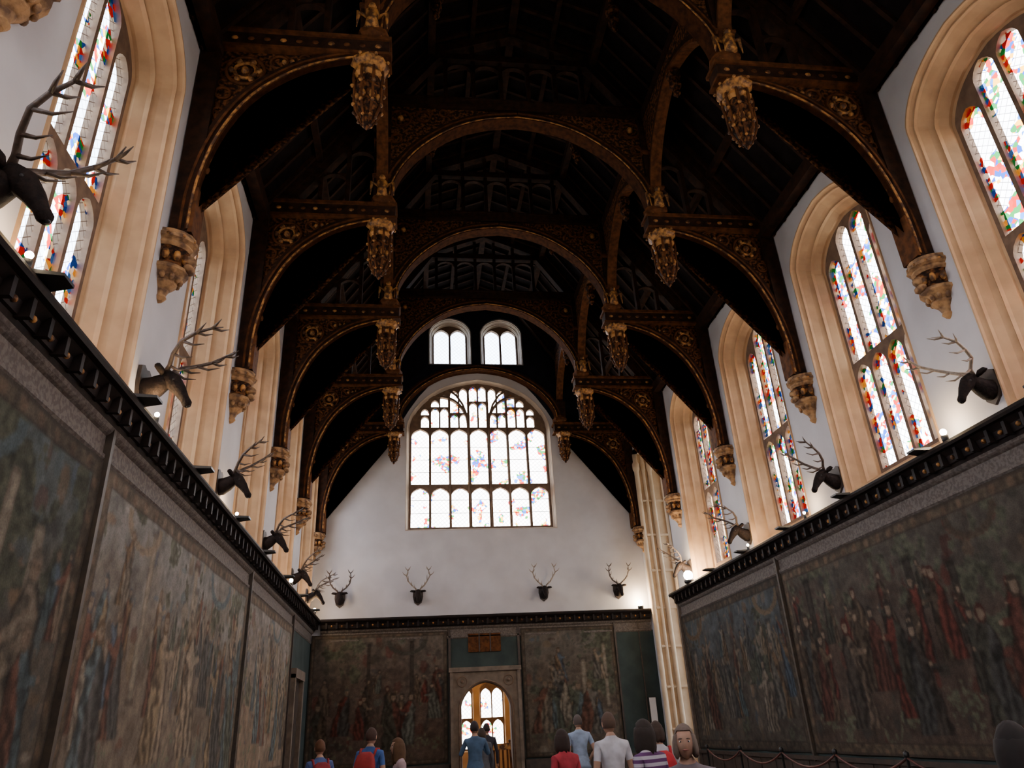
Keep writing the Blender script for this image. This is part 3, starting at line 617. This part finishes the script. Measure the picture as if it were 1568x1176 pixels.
# ------------------------------------------------------------- stag heads
def stag(mb,seed,ak,pitch,asz):
    rnd=random.Random(seed)
    sh=[(0,-.30),(.13,-.2),(.18,0),(.17,.2),(.08,.24),(0,.21),(-.08,.24),(-.17,.2),(-.18,0),(-.13,-.2)]
    mb.prism(sh,-.045,0,'dado',lambda x,a,z:(x,a,z))
    mb.tube([(0,0,-.06),(0,-.08,-.06),(0,-.17,-.01),(0,-.25,.05),(0,-.30,.09)],[.16,.155,.13,.105,.09],14,'fur')
    mb.tube([(0,-.22,.12),(0,-.27,.12),(0,-.36,.06),(0,-.45,-.05),(0,-.52,-.16),(0,-.56,-.23),(0,-.575,-.265)],[.05,.10,.105,.08,.055,.058,.035],14,'fur')
    mb.ball((0,-.575,-.25),.03,'black',8)
    rm=Matrix.Rotation(pitch,3,'X'); piv=Vector((0,-.28,.16))
    def A(p): return piv+rm@((Vector(p)-Vector((0,-.38,.18)))*asz)
    for sg in (-1,1):
        mb.tube([(sg*.07,-.25,.12),(sg*.15,-.25,.15),(sg*.23,-.24,.16),(sg*.28,-.23,.15)],[.02,.045,.04,.008],8,'fur')
        mb.ball((sg*.085,-.39,.05),.02,'black',8)
        j=lambda s=.03: rnd.uniform(-s,s)
        beam=[(sg*.05,-.38,.16),(sg*.10,-.36,.27),(sg*(.26+j()),-.34+j(),.40),(sg*(.40+j()),-.36+j(),.58),(sg*(.47+j()),-.42+j(),.78),(sg*(.44+j()),-.50,.98),(sg*(.36),-.56,1.10)]
        mb.tube([A(p) for p in beam],[.034,.028,.026,.024,.021,.015,.005],8,ak)
        def tine(i,d,l):
            p=Vector(beam[i]); d=Vector(d).normalized(); q=p+d*l*.5+Vector((0,-.02,.0)); e=q+(d+Vector((0,0,.7))).normalized()*l*.5
            mb.tube([A(p),A(q),A(e)],[.02,.015,.004],6,ak)
        tine(1,(sg*.25,-1,.25),.30); tine(2,(sg*.1,-1,.35),.24+j()); tine(3,(sg*-.1,-1,.5),.30+j()); tine(4,(sg*.9,-.3,.5),.24); tine(5,(sg*-.6,-.5,.6),.22); tine(5,(sg*.8,-.2,.7),.20); tine(4,(sg*-.5,-.6,.6),.2)
stags=[]
for i,(ak,pt,az) in enumerate((('antler',.75,.88),('antler',.6,.82),('antler_pale',.8,.9),('antler',.1,.8),('antler_pale',.05,.85))):
    mb=MB(); stag(mb,i+3,ak,pt,az); stags.append(mb)
sdata=[None]*5; sc_=0
def put_stag(x,y,z,rot,var,scale=1.0):
    global sc_
    if sdata[var] is None: o=stags[var].obj("mounted_stag_head" if sc_==0 else "mounted_stag_head.%03d"%sc_); sdata[var]=o.data
    else: o=bpy.data.objects.new("mounted_stag_head.%03d"%sc_,sdata[var]); col.objects.link(o)
    sc_+=1; o.location=(x,y,z); o.rotation_euler=(0,0,rot); o.scale=(scale,)*3
for k in range(0,6):
    y=YK(k)-.3 if k else D-1.4
    if k==4: y=YK(k)-.05
    if k==5: y=4.98
    put_stag(-WX,y,5.84 if k<5 else 5.66,math.pi/2,(k)%2,{4:1.08,5:1.15}.get(k,1.0)); 
for k in range(1,6): put_stag(WX,YK(k)-.3,5.80,-math.pi/2,2 if k==4 else k%2,1.0)
for x,v in ((-5.0,3),(-2.33,4),(2.12,4),(4.85,3)): put_stag(x,D,5.95,0,v,1.0)

# ------------------------------------------------------------- people
def cmat(name,c,stripe=None):
    m,nt,b=newmat(name); b.inputs["Roughness"].default_value=.85; N=nt.nodes;L=nt.links
    tc=N.new("ShaderNodeTexCoord")
    if stripe:
        w=N.new("ShaderNodeTexWave"); w.bands_direction='Z'; w.inputs["Scale"].default_value=5.5; L.new(tc.outputs["Object"],w.inputs["Vector"])
        r=N.new("ShaderNodeValToRGB"); r.color_ramp.interpolation='CONSTANT'; r.color_ramp.elements[0].color=(*c,1); r.color_ramp.elements[1].position=.5; r.color_ramp.elements[1].color=(*stripe,1)
        L.new(w.outputs["Fac"],r.inputs[0]); L.new(r.outputs[0],b.inputs["Base Color"])
    else:
        n=N.new("ShaderNodeTexNoise"); n.inputs["Scale"].default_value=9; L.new(tc.outputs["Object"],n.inputs["Vector"])
        r=N.new("ShaderNodeValToRGB"); r.color_ramp.elements[0].color=(*[x*.7 for x in c],1); r.color_ramp.elements[1].color=(*c,1); r.color_ramp.elements[0].position=.3;r.color_ramp.elements[1].position=.6
        L.new(n.outputs["Fac"],r.inputs[0]); L.new(r.outputs[0],b.inputs["Base Color"])
        bp=N.new("ShaderNodeBump"); bp.inputs["Strength"].default_value=.4; bp.inputs["Distance"].default_value=.02; L.new(n.outputs["Fac"],bp.inputs["Height"]); L.new(bp.outputs[0],b.inputs["Normal"])
    return m
M['eye']=cmat("eye_white",(.7,.7,.7)); M['iris']=cmat("iris_dark",(.03,.02,.02)); M['lips']=cmat("lips",(.35,.13,.11)); M['shoe']=cmat("shoe_leather",(.03,.025,.02))
def seg_d(p,a,b):
    ab=b-a; t=max(0,min(1,(p-a).dot(ab)/ab.dot(ab))); return (p-(a+ab*t)).length
def person(name,x,y,head_deg,h,shirt,legs,skin,hair,hairlen=0,arms=None,pack=None,stripe=None,sleeve='short',look=0):
    K=h/1.75; M[name+'s']=cmat(name+"_shirt",shirt,stripe); M[name+'l']=cmat(name+"_trousers",legs); M[name+'k']=cmat(name+"_skin",skin); M[name+'h']=cmat(name+"_hair",hair)
    arms=arms or {}
    V=[];R=[];E=[];Lb=[]
    def v(p,r): V.append(Vector(p)*K); R.append(r*K); return len(V)-1
    def e(a,b,l): E.append((a,b)); Lb.append(l)
    pel=v((0,0,.96),.135); wa=v((0,0,1.10),.12); ch=v((0,0,1.27),.135); uc=v((0,-.01,1.395),.10); nb=v((0,-.005,1.475),.062); nt_=v((0,.012,1.56),.054)
    e(pel,wa,'s');e(wa,ch,'s');e(ch,uc,'s');e(uc,nb,'s');e(nb,nt_,'k')
    for sg in (-1,1):
        A=arms.get(sg,((sg*.225,-.03,1.13),(sg*.235,.05,.90)))
        sh=v((sg*.165,-.01,1.405),.066); el=v(A[0],.043); wr=v(A[1],.028)
        d=(Vector(A[1])-Vector(A[0])).normalized(); pm=v(Vector(A[1])+d*.07,.033)
        mid=v((Vector((sg*.165,-.01,1.405))+Vector(A[0]))/2,.052)
        e(uc,sh,'s');e(sh,mid,'s');e(mid,el,'s' if sleeve=='long' else 'k');e(el,wr,'s' if sleeve=='long' else 'k');e(wr,pm,'k')
        hp=v((sg*.09,0,.88),.098); kn=v((sg*.10,.015,.50),.062); an=v((sg*.10,-.015,.09),.042); to=v((sg*.115,.13,.042),.038)
        th=v((sg*.097,.01,.70),.082); cf=v((sg*.10,-.015,.32),.056)
        e(pel,hp,'l');e(hp,th,'l');e(th,kn,'l');e(kn,cf,'l');e(cf,an,'l');e(an,to,'o')
    me=bpy.data.meshes.new("tmp"); me.from_pydata(V,E,[]); o=bpy.data.objects.new("tmp",me); col.objects.link(o)
    sm=o.modifiers.new("s","SKIN"); sm.use_smooth_shade=True
    for i,r in enumerate(R): me.skin_vertices[0].data[i].radius=(r,r); me.skin_vertices[0].data[i].use_root=(i==0)
    ss=o.modifiers.new("u","SUBSURF"); ss.levels=2; ss.render_levels=2
    dg=bpy.context.evaluated_depsgraph_get(); bm_=bpy.data.meshes.new_from_object(o.evaluated_get(dg))
    mb=MB(); pts=[vv.co.copy() for vv in bm_.vertices]
    km={'s':name+'s','l':name+'l','k':name+'k','o':'shoe'}
    faces={}
    for p in bm_.polygons:
        c=p.center; best=min(range(len(E)),key=lambda q:seg_d(c,V[E[q][0]],V[E[q][1]])-min(R[E[q][0]],R[E[q][1]])*.6)
        l=Lb[best]
        if c.z<.93*K and l=='s' and abs(c.x)<.17*K: l='l'
        if c.z>.97*K and l=='l': l='s'
        faces.setdefault(l,[]).append(tuple(p.vertices))
    for p in pts:
        if .80*K<p.z<1.50*K:
            f=max(0,min(1,(.205-abs(p.x)/K)/.06))*max(0,min(1,(1.50-p.z/K)/.1))*max(0,min(1,(p.z/K-.8)/.1)); p.x*=1+.10*f; p.y*=1-.14*f
    mb.v+=[tuple(p) for p in pts]
    for l,fs in faces.items():
        i=mb.mi(km[l])
        for f in fs: mb.f.append(f); mb.m.append(i); mb.sm.append(True)
    bpy.data.objects.remove(o); bpy.data.meshes.remove(bm_); bpy.data.meshes.remove(me)
    n=24; hv=[]
    rings=[(1.10,.118,.092),(1.0,.160,.118),(.92,.178,.128),(.87,.186,.132),(.87,.176,.122),(.95,.150,.10)]
    for z,rx,ry in rings:
        for j in range(n):
            a=2*math.pi*j/n; hv.append(Vector((rx*math.cos(a),ry*math.sin(a)*(1+.03*math.sin(5*a)),z+.006*math.sin(3*a)))*K)
    mb.add(hv,[(i*n+j,i*n+(j+1)%n,(i+1)*n+(j+1)%n,(i+1)*n+j) for i in range(len(rings)-1) for j in range(n)],name+'s',True)
    for sg in (-1,1):
        A=arms.get(sg,((sg*.225,-.03,1.13),(sg*.235,.05,.90)))
        w=Vector(A[1]); d=(w-Vector(A[0])).normalized(); side=Vector((0,1,0)); side=(side-d*side.dot(d)).normalized(); inn=d.cross(side)*(-sg)
        for i,(off,ln) in enumerate(((.027,.072),(.009,.080),(-.009,.074),(-.026,.058))):
            a=w+d*.08+side*off; b=a+d*ln*.5; c=b+d*ln*.35+inn*ln*.25; f=c+d*ln*.12+inn*ln*.25
            mb.tube([p*K for p in (a,b,c,f)],[.0095*K,.009*K,.008*K,.005*K],6,name+'k')
        a=w+d*.03+side*.022; b=a+side*.028+d*.025; c=b+d*.03+side*.006
        mb.tube([p*K for p in (a,b,c)],[.012*K,.011*K,.007*K],6,name+'k')
    HC=Vector((0,.03,1.632)); n=28; m_=20; ca,sa=math.cos(look),math.sin(look)
    def hp(u,vv,infl=0):
        th=math.pi*vv; ph=2*math.pi*u
        X=math.sin(th)*math.sin(ph); Y=math.sin(th)*math.cos(ph); Z=math.cos(th)
        low=max(0,-Z)
        x_=X*.076*(1-.28*low**1.3); y_=Y*.097*(1-(.18*low if Y<0 else .02*low)); z_=Z*.118
        if Y>0:
            y_+=.024*math.exp(-((X/.13)**2+((Z+.12)/.16)**2))*Y
            y_+=.010*math.exp(-((X/.22)**2+((Z+.72)/.16)**2))
            y_-=.010*math.exp(-(((abs(X)-.36)/.16)**2+((Z-.05)/.13)**2))
            y_+=.005*math.exp(-((X/.6)**2+((Z-.25)/.1)**2))
            y_+=.004*math.exp(-((X/.25)**2+((Z+.45)/.05)**2))
        q=Vector((x_,y_,z_)); 
        if infl: q*= (1+infl)
        q=Vector((q.x*ca+q.y*sa,-q.x*sa+q.y*ca,q.z)); return (HC+q)*K
    vs=[hp(i/n,j/m_) for j in range(m_+1) for i in range(n)]
    fs=[(j*n+i,j*n+(i+1)%n,(j+1)*n+(i+1)%n,(j+1)*n+i) for j in range(m_) for i in range(n)]; mb.add(vs,fs,name+'k',True)
    def hl(x_,y_,z_): return (HC+Vector((x_*ca+y_*sa,-x_*sa+y_*ca,z_)))*K
    for sg in (-1,1):
        mb.ball(hl(sg*.029,.077,.006),.0115*K,'eye',10,(1.15,1,.7)); mb.ball(hl(sg*.029,.086,.006),.0055*K,'iris',8)
        mb.tube([hl(sg*.045,.080,.024),hl(sg*.03,.090,.028),hl(sg*.014,.091,.024)],[.002*K,.0035*K,.003*K],6,name+'h')
        mb.ball(hl(sg*.077,-.005,-.005),.028*K,name+'k',10,(.35,.6,1.1))
    mb.tube([hl(-.024,.084,-.053),hl(-.01,.094,-.050),hl(0,.095,-.052),hl(.01,.094,-.050),hl(.024,.084,-.053)],[.002*K,.0055*K,.006*K,.0055*K,.002*K],8,'lips')
    vs=[]
    def vmx(i):
        fr=math.cos(2*math.pi*i/n); return .62 if fr<0 else .62-.34*min(1,fr*1.6)
    for j in range(m_+1):
        for i in range(n): vs.append(hp(i/n,vmx(i)*j/m_,.10+.02*math.sin(i*3.7+j)))
    fs=[(j*n+i,j*n+(i+1)%n,(j+1)*n+(i+1)%n,(j+1)*n+i) for j in range(m_) for i in range(n)]
    mb.add(vs,fs,name+'h',True)
    vs=[hp(i/n,vmx(i),e_) for e_ in (.10,.0) for i in range(n)]
    mb.add(vs,[(i,(i+1)%n,n+(i+1)%n,n+i) for i in range(n)],name+'h',True)
    if hairlen>0:
        na=22; prof=[(.06,.86),(.045,1.06),(0.0,1.17),(-.05,1.22),(-.05-hairlen*.5,1.20),(-.05-hairlen*.85,1.08),(-.05-hairlen,.92),(-.04-hairlen,.80),(-.03,.88)]
        vs=[]
        for z,rf in prof:
            for i in range(na+1):
                a=math.pi*(.27+1.46*i/na); wob=1+.025*math.sin(i*2.3)+.015*math.sin(i*5.1+z*40)
                vs.append(hl(.080*math.sin(a)*rf*wob,.098*math.cos(a)*rf*wob,z-(.015*math.sin(i*1.7) if z<-.06 else 0)))
        fs=[(j*(na+1)+i,j*(na+1)+i+1,(j+1)*(na+1)+i+1,(j+1)*(na+1)+i) for j in range(len(prof)-1) for i in range(na)]
        L_=len(prof); fs+=[tuple(j*(na+1) for j in range(L_)),tuple(j*(na+1)+na for j in range(L_-1,-1,-1))]
        mb.add(vs,fs,name+'h',True)
    if pack:
        M[name+'p']=cmat(name+"_backpack",pack)
        P=[]
        for i,(z,wx,dy) in enumerate(((1.0,.10,.08),(1.03,.145,.13),(1.15,.155,.15),(1.30,.15,.14),(1.40,.12,.10),(1.44,.06,.05))):
            for j in range(16):
                a=2*math.pi*j/16; cx=abs(math.cos(a))**.5*math.copysign(1,math.cos(a)); cy=abs(math.sin(a))**.5*math.copysign(1,math.sin(a))
                P.append(Vector((cx*wx,-.115-dy/2+cy*dy/2,z))*K)
        fs=[(i*16+j,i*16+(j+1)%16,(i+1)*16+(j+1)%16,(i+1)*16+j) for i in range(5) for j in range(16)]+[tuple(range(16)),tuple(range(95,79,-1))]
        mb.add(P,fs,name+'p',True)
        mb.box(-.10*K,.10*K,-.30*K,-.25*K,1.05*K,1.2*K,name+'p')
        for sg in (-1,1): mb.tube([Vector(q)*K for q in ((sg*.11,-.13,1.38),(sg*.12,-.06,1.475),(sg*.12,.04,1.47),(sg*.125,.115,1.36),(sg*.135,.11,1.2),(sg*.15,-.03,1.06))],.018*K,6,name+'p')
    ob=mb.obj(name); ob.location=(x,y,0); ob.rotation_euler=(0,0,math.radians(head_deg)); return ob
SK=(.48,.29,.20)
person("elderly_woman_visitor",-.57,5.4,160,1.57,(.20,.17,.19),(.05,.05,.07),(.52,.31,.22),(.17,.125,.10),.05)
person("woman_in_striped_top",-.31,7.2,35,1.62,(.45,.42,.48),(.03,.03,.05),SK,(.03,.02,.015),.14,stripe=(.10,.03,.12))
person("man_in_white_shirt",-.18,9.1,10,1.72,(.62,.62,.66),(.06,.06,.08),SK,(.10,.06,.04),0,pack=None)
person("visitor_with_red_backpack",.22,8.6,-5,1.60,(.5,.5,.52),(.08,.08,.1),SK,(.05,.03,.02),0.05,pack=(.5,.02,.03))
person("man_in_light_blue_shirt",.66,15,0,1.79,(.35,.45,.6),(.25,.22,.18),SK,(.10,.08,.07),0,arms={1:((.27,-.08,1.15),(.16,.06,1.0))})
person("woman_in_red_shirt",-.66,9.5,30,1.57,(.42,.03,.05),(.05,.05,.07),SK,(.035,.02,.015),.10)
person("man_in_blue_jacket",-1.27,15.5,5,1.78,(.07,.13,.22),(.12,.11,.1),SK,(.03,.02,.02),0,sleeve='long',arms={1:((.27,.06,1.18),(.14,.28,1.34)),-1:((-.27,.06,1.18),(-.14,.28,1.34))})
person("man_in_dark_coat",-.73,19,0,1.76,(.03,.03,.04),(.03,.03,.04),SK,(.03,.02,.02),0,sleeve='long')
person("woman_in_grey_coat",-.98,17.3,15,1.66,(.10,.10,.11),(.04,.04,.05),SK,(.05,.03,.02),.12,sleeve='long')
person("visitor_in_blue_top",-3.05,12,-20,1.72,(.05,.12,.35),(.05,.05,.08),SK,(.06,.03,.02),0,pack=(.35,.03,.03))
person("boy_in_red_and_blue",-3.76,12,20,1.6,(.08,.12,.30),(.05,.05,.07),SK,(.12,.05,.02),0,pack=(.3,.03,.04))
person("girl_in_pink_top",-2.61,11,100,1.57,(.45,.33,.34),(.06,.06,.08),SK,(.10,.05,.02),.18)
person("dark_haired_visitor",.1,3.15,-30,1.52,(.04,.035,.04),(.03,.03,.04),(.35,.22,.16),(.02,.014,.012),.15)

def chair():
    mb=MB()
    mb.box(-.3,.3,-.26,.26,.42,.48,'rib')
    for sx in (-1,1):
        mb.tube([(sx*.27,-.23,0),(sx*.27,-.23,.2),(sx*.27,-.23,.42),(sx*.27,-.23,.68)],[.028,.02,.03,.022],8,'rib')
        mb.tube([(sx*.27,.24,0),(sx*.27,.24,.5),(sx*.27,.27,.9),(sx*.27,.31,1.32)],[.03,.03,.028,.024],8,'rib'); mb.ball((sx*.27,.31,1.35),.035,'gold')
        mb.tube([(sx*.27,-.26,.69),(sx*.27,0,.70),(sx*.27,.26,.69)],[.03,.022,.025],8,'rib')
        mb.box(sx*.27-.02,sx*.27+.02,-.22,.24,.12,.16,'rib')
    mb.box(-.27,.27,.27,.30,1.15,1.3,'gold'); mb.box(-.27,.27,.24,.27,.62,.68,'rib')
    for i in range(4): mb.box(-.2+i*.12,-.16+i*.12,.255,.285,.65,1.16,'rib')
    mb.box(-.25,.25,-.22,.22,.48,.53,'red'); return mb.obj("carved_armchair")
c=chair(); c.location=(-.2,20,0); c.rotation_euler=(0,0,.3)
mb=MB()
ys=[9,11,13,15,17,19]
for y in ys:
    mb.lathe([(.16,0),(.16,.03),(.04,.06),(.022,.1),(.022,.95),(.04,.97),(.04,1.02),(.0,1.05)],(4.6,y,0),12,'black',True)
for a,b in zip(ys[:-1],ys[1:]):
    mb.tube([(4.6,a+(b-a)*t,.95-.22*4*t*(1-t)) for t in [i/10 for i in range(11)]],.018,8,'red')
mb.obj("rope_barrier")

# ------------------------------------------------------------- world, camera
w=bpy.data.worlds.new("overcast_sky"); bpy.context.scene.world=w; w.use_nodes=True; nt=w.node_tree; bg=nt.nodes["Background"]
tc=nt.nodes.new("ShaderNodeTexCoord"); sx=nt.nodes.new("ShaderNodeSeparateXYZ"); nt.links.new(tc.outputs["Generated"],sx.inputs[0])
r=nt.nodes.new("ShaderNodeValToRGB"); r.color_ramp.elements[0].position=.45; r.color_ramp.elements[0].color=(.60,.56,.48,1); r.color_ramp.elements[1].position=.52; r.color_ramp.elements[1].color=(1,.98,.98,1)
mm=nt.nodes.new("ShaderNodeMath"); mm.operation='MULTIPLY_ADD'; mm.inputs[1].default_value=.5; mm.inputs[2].default_value=.5; nt.links.new(sx.outputs[2],mm.inputs[0]); nt.links.new(mm.outputs[0],r.inputs[0]); nt.links.new(r.outputs[0],bg.inputs[0])
bg.inputs[1].default_value=17.5
yaw,pitch,roll=.1433,.442,-.055
fwd=Vector((math.sin(yaw)*math.cos(pitch),math.cos(yaw)*math.cos(pitch),math.sin(pitch))); r0=Vector((math.cos(yaw),-math.sin(yaw),0)); u0=r0.cross(fwd)
c_,s_=math.cos(roll),math.sin(roll); r2=r0*c_+u0*s_; u2=-r0*s_+u0*c_
cd=bpy.data.cameras.new("camera"); cd.sensor_width=36; cd.sensor_fit='HORIZONTAL'; cd.lens=36*1116.5/1568; cd.clip_end=200
co=bpy.data.objects.new("camera",cd); col.objects.link(co)
mtx=Matrix((r2,u2,-fwd)).transposed().to_4x4(); mtx.translation=Vector((-2.411,0,1.6)); co.matrix_world=mtx
bpy.context.scene.camera=co
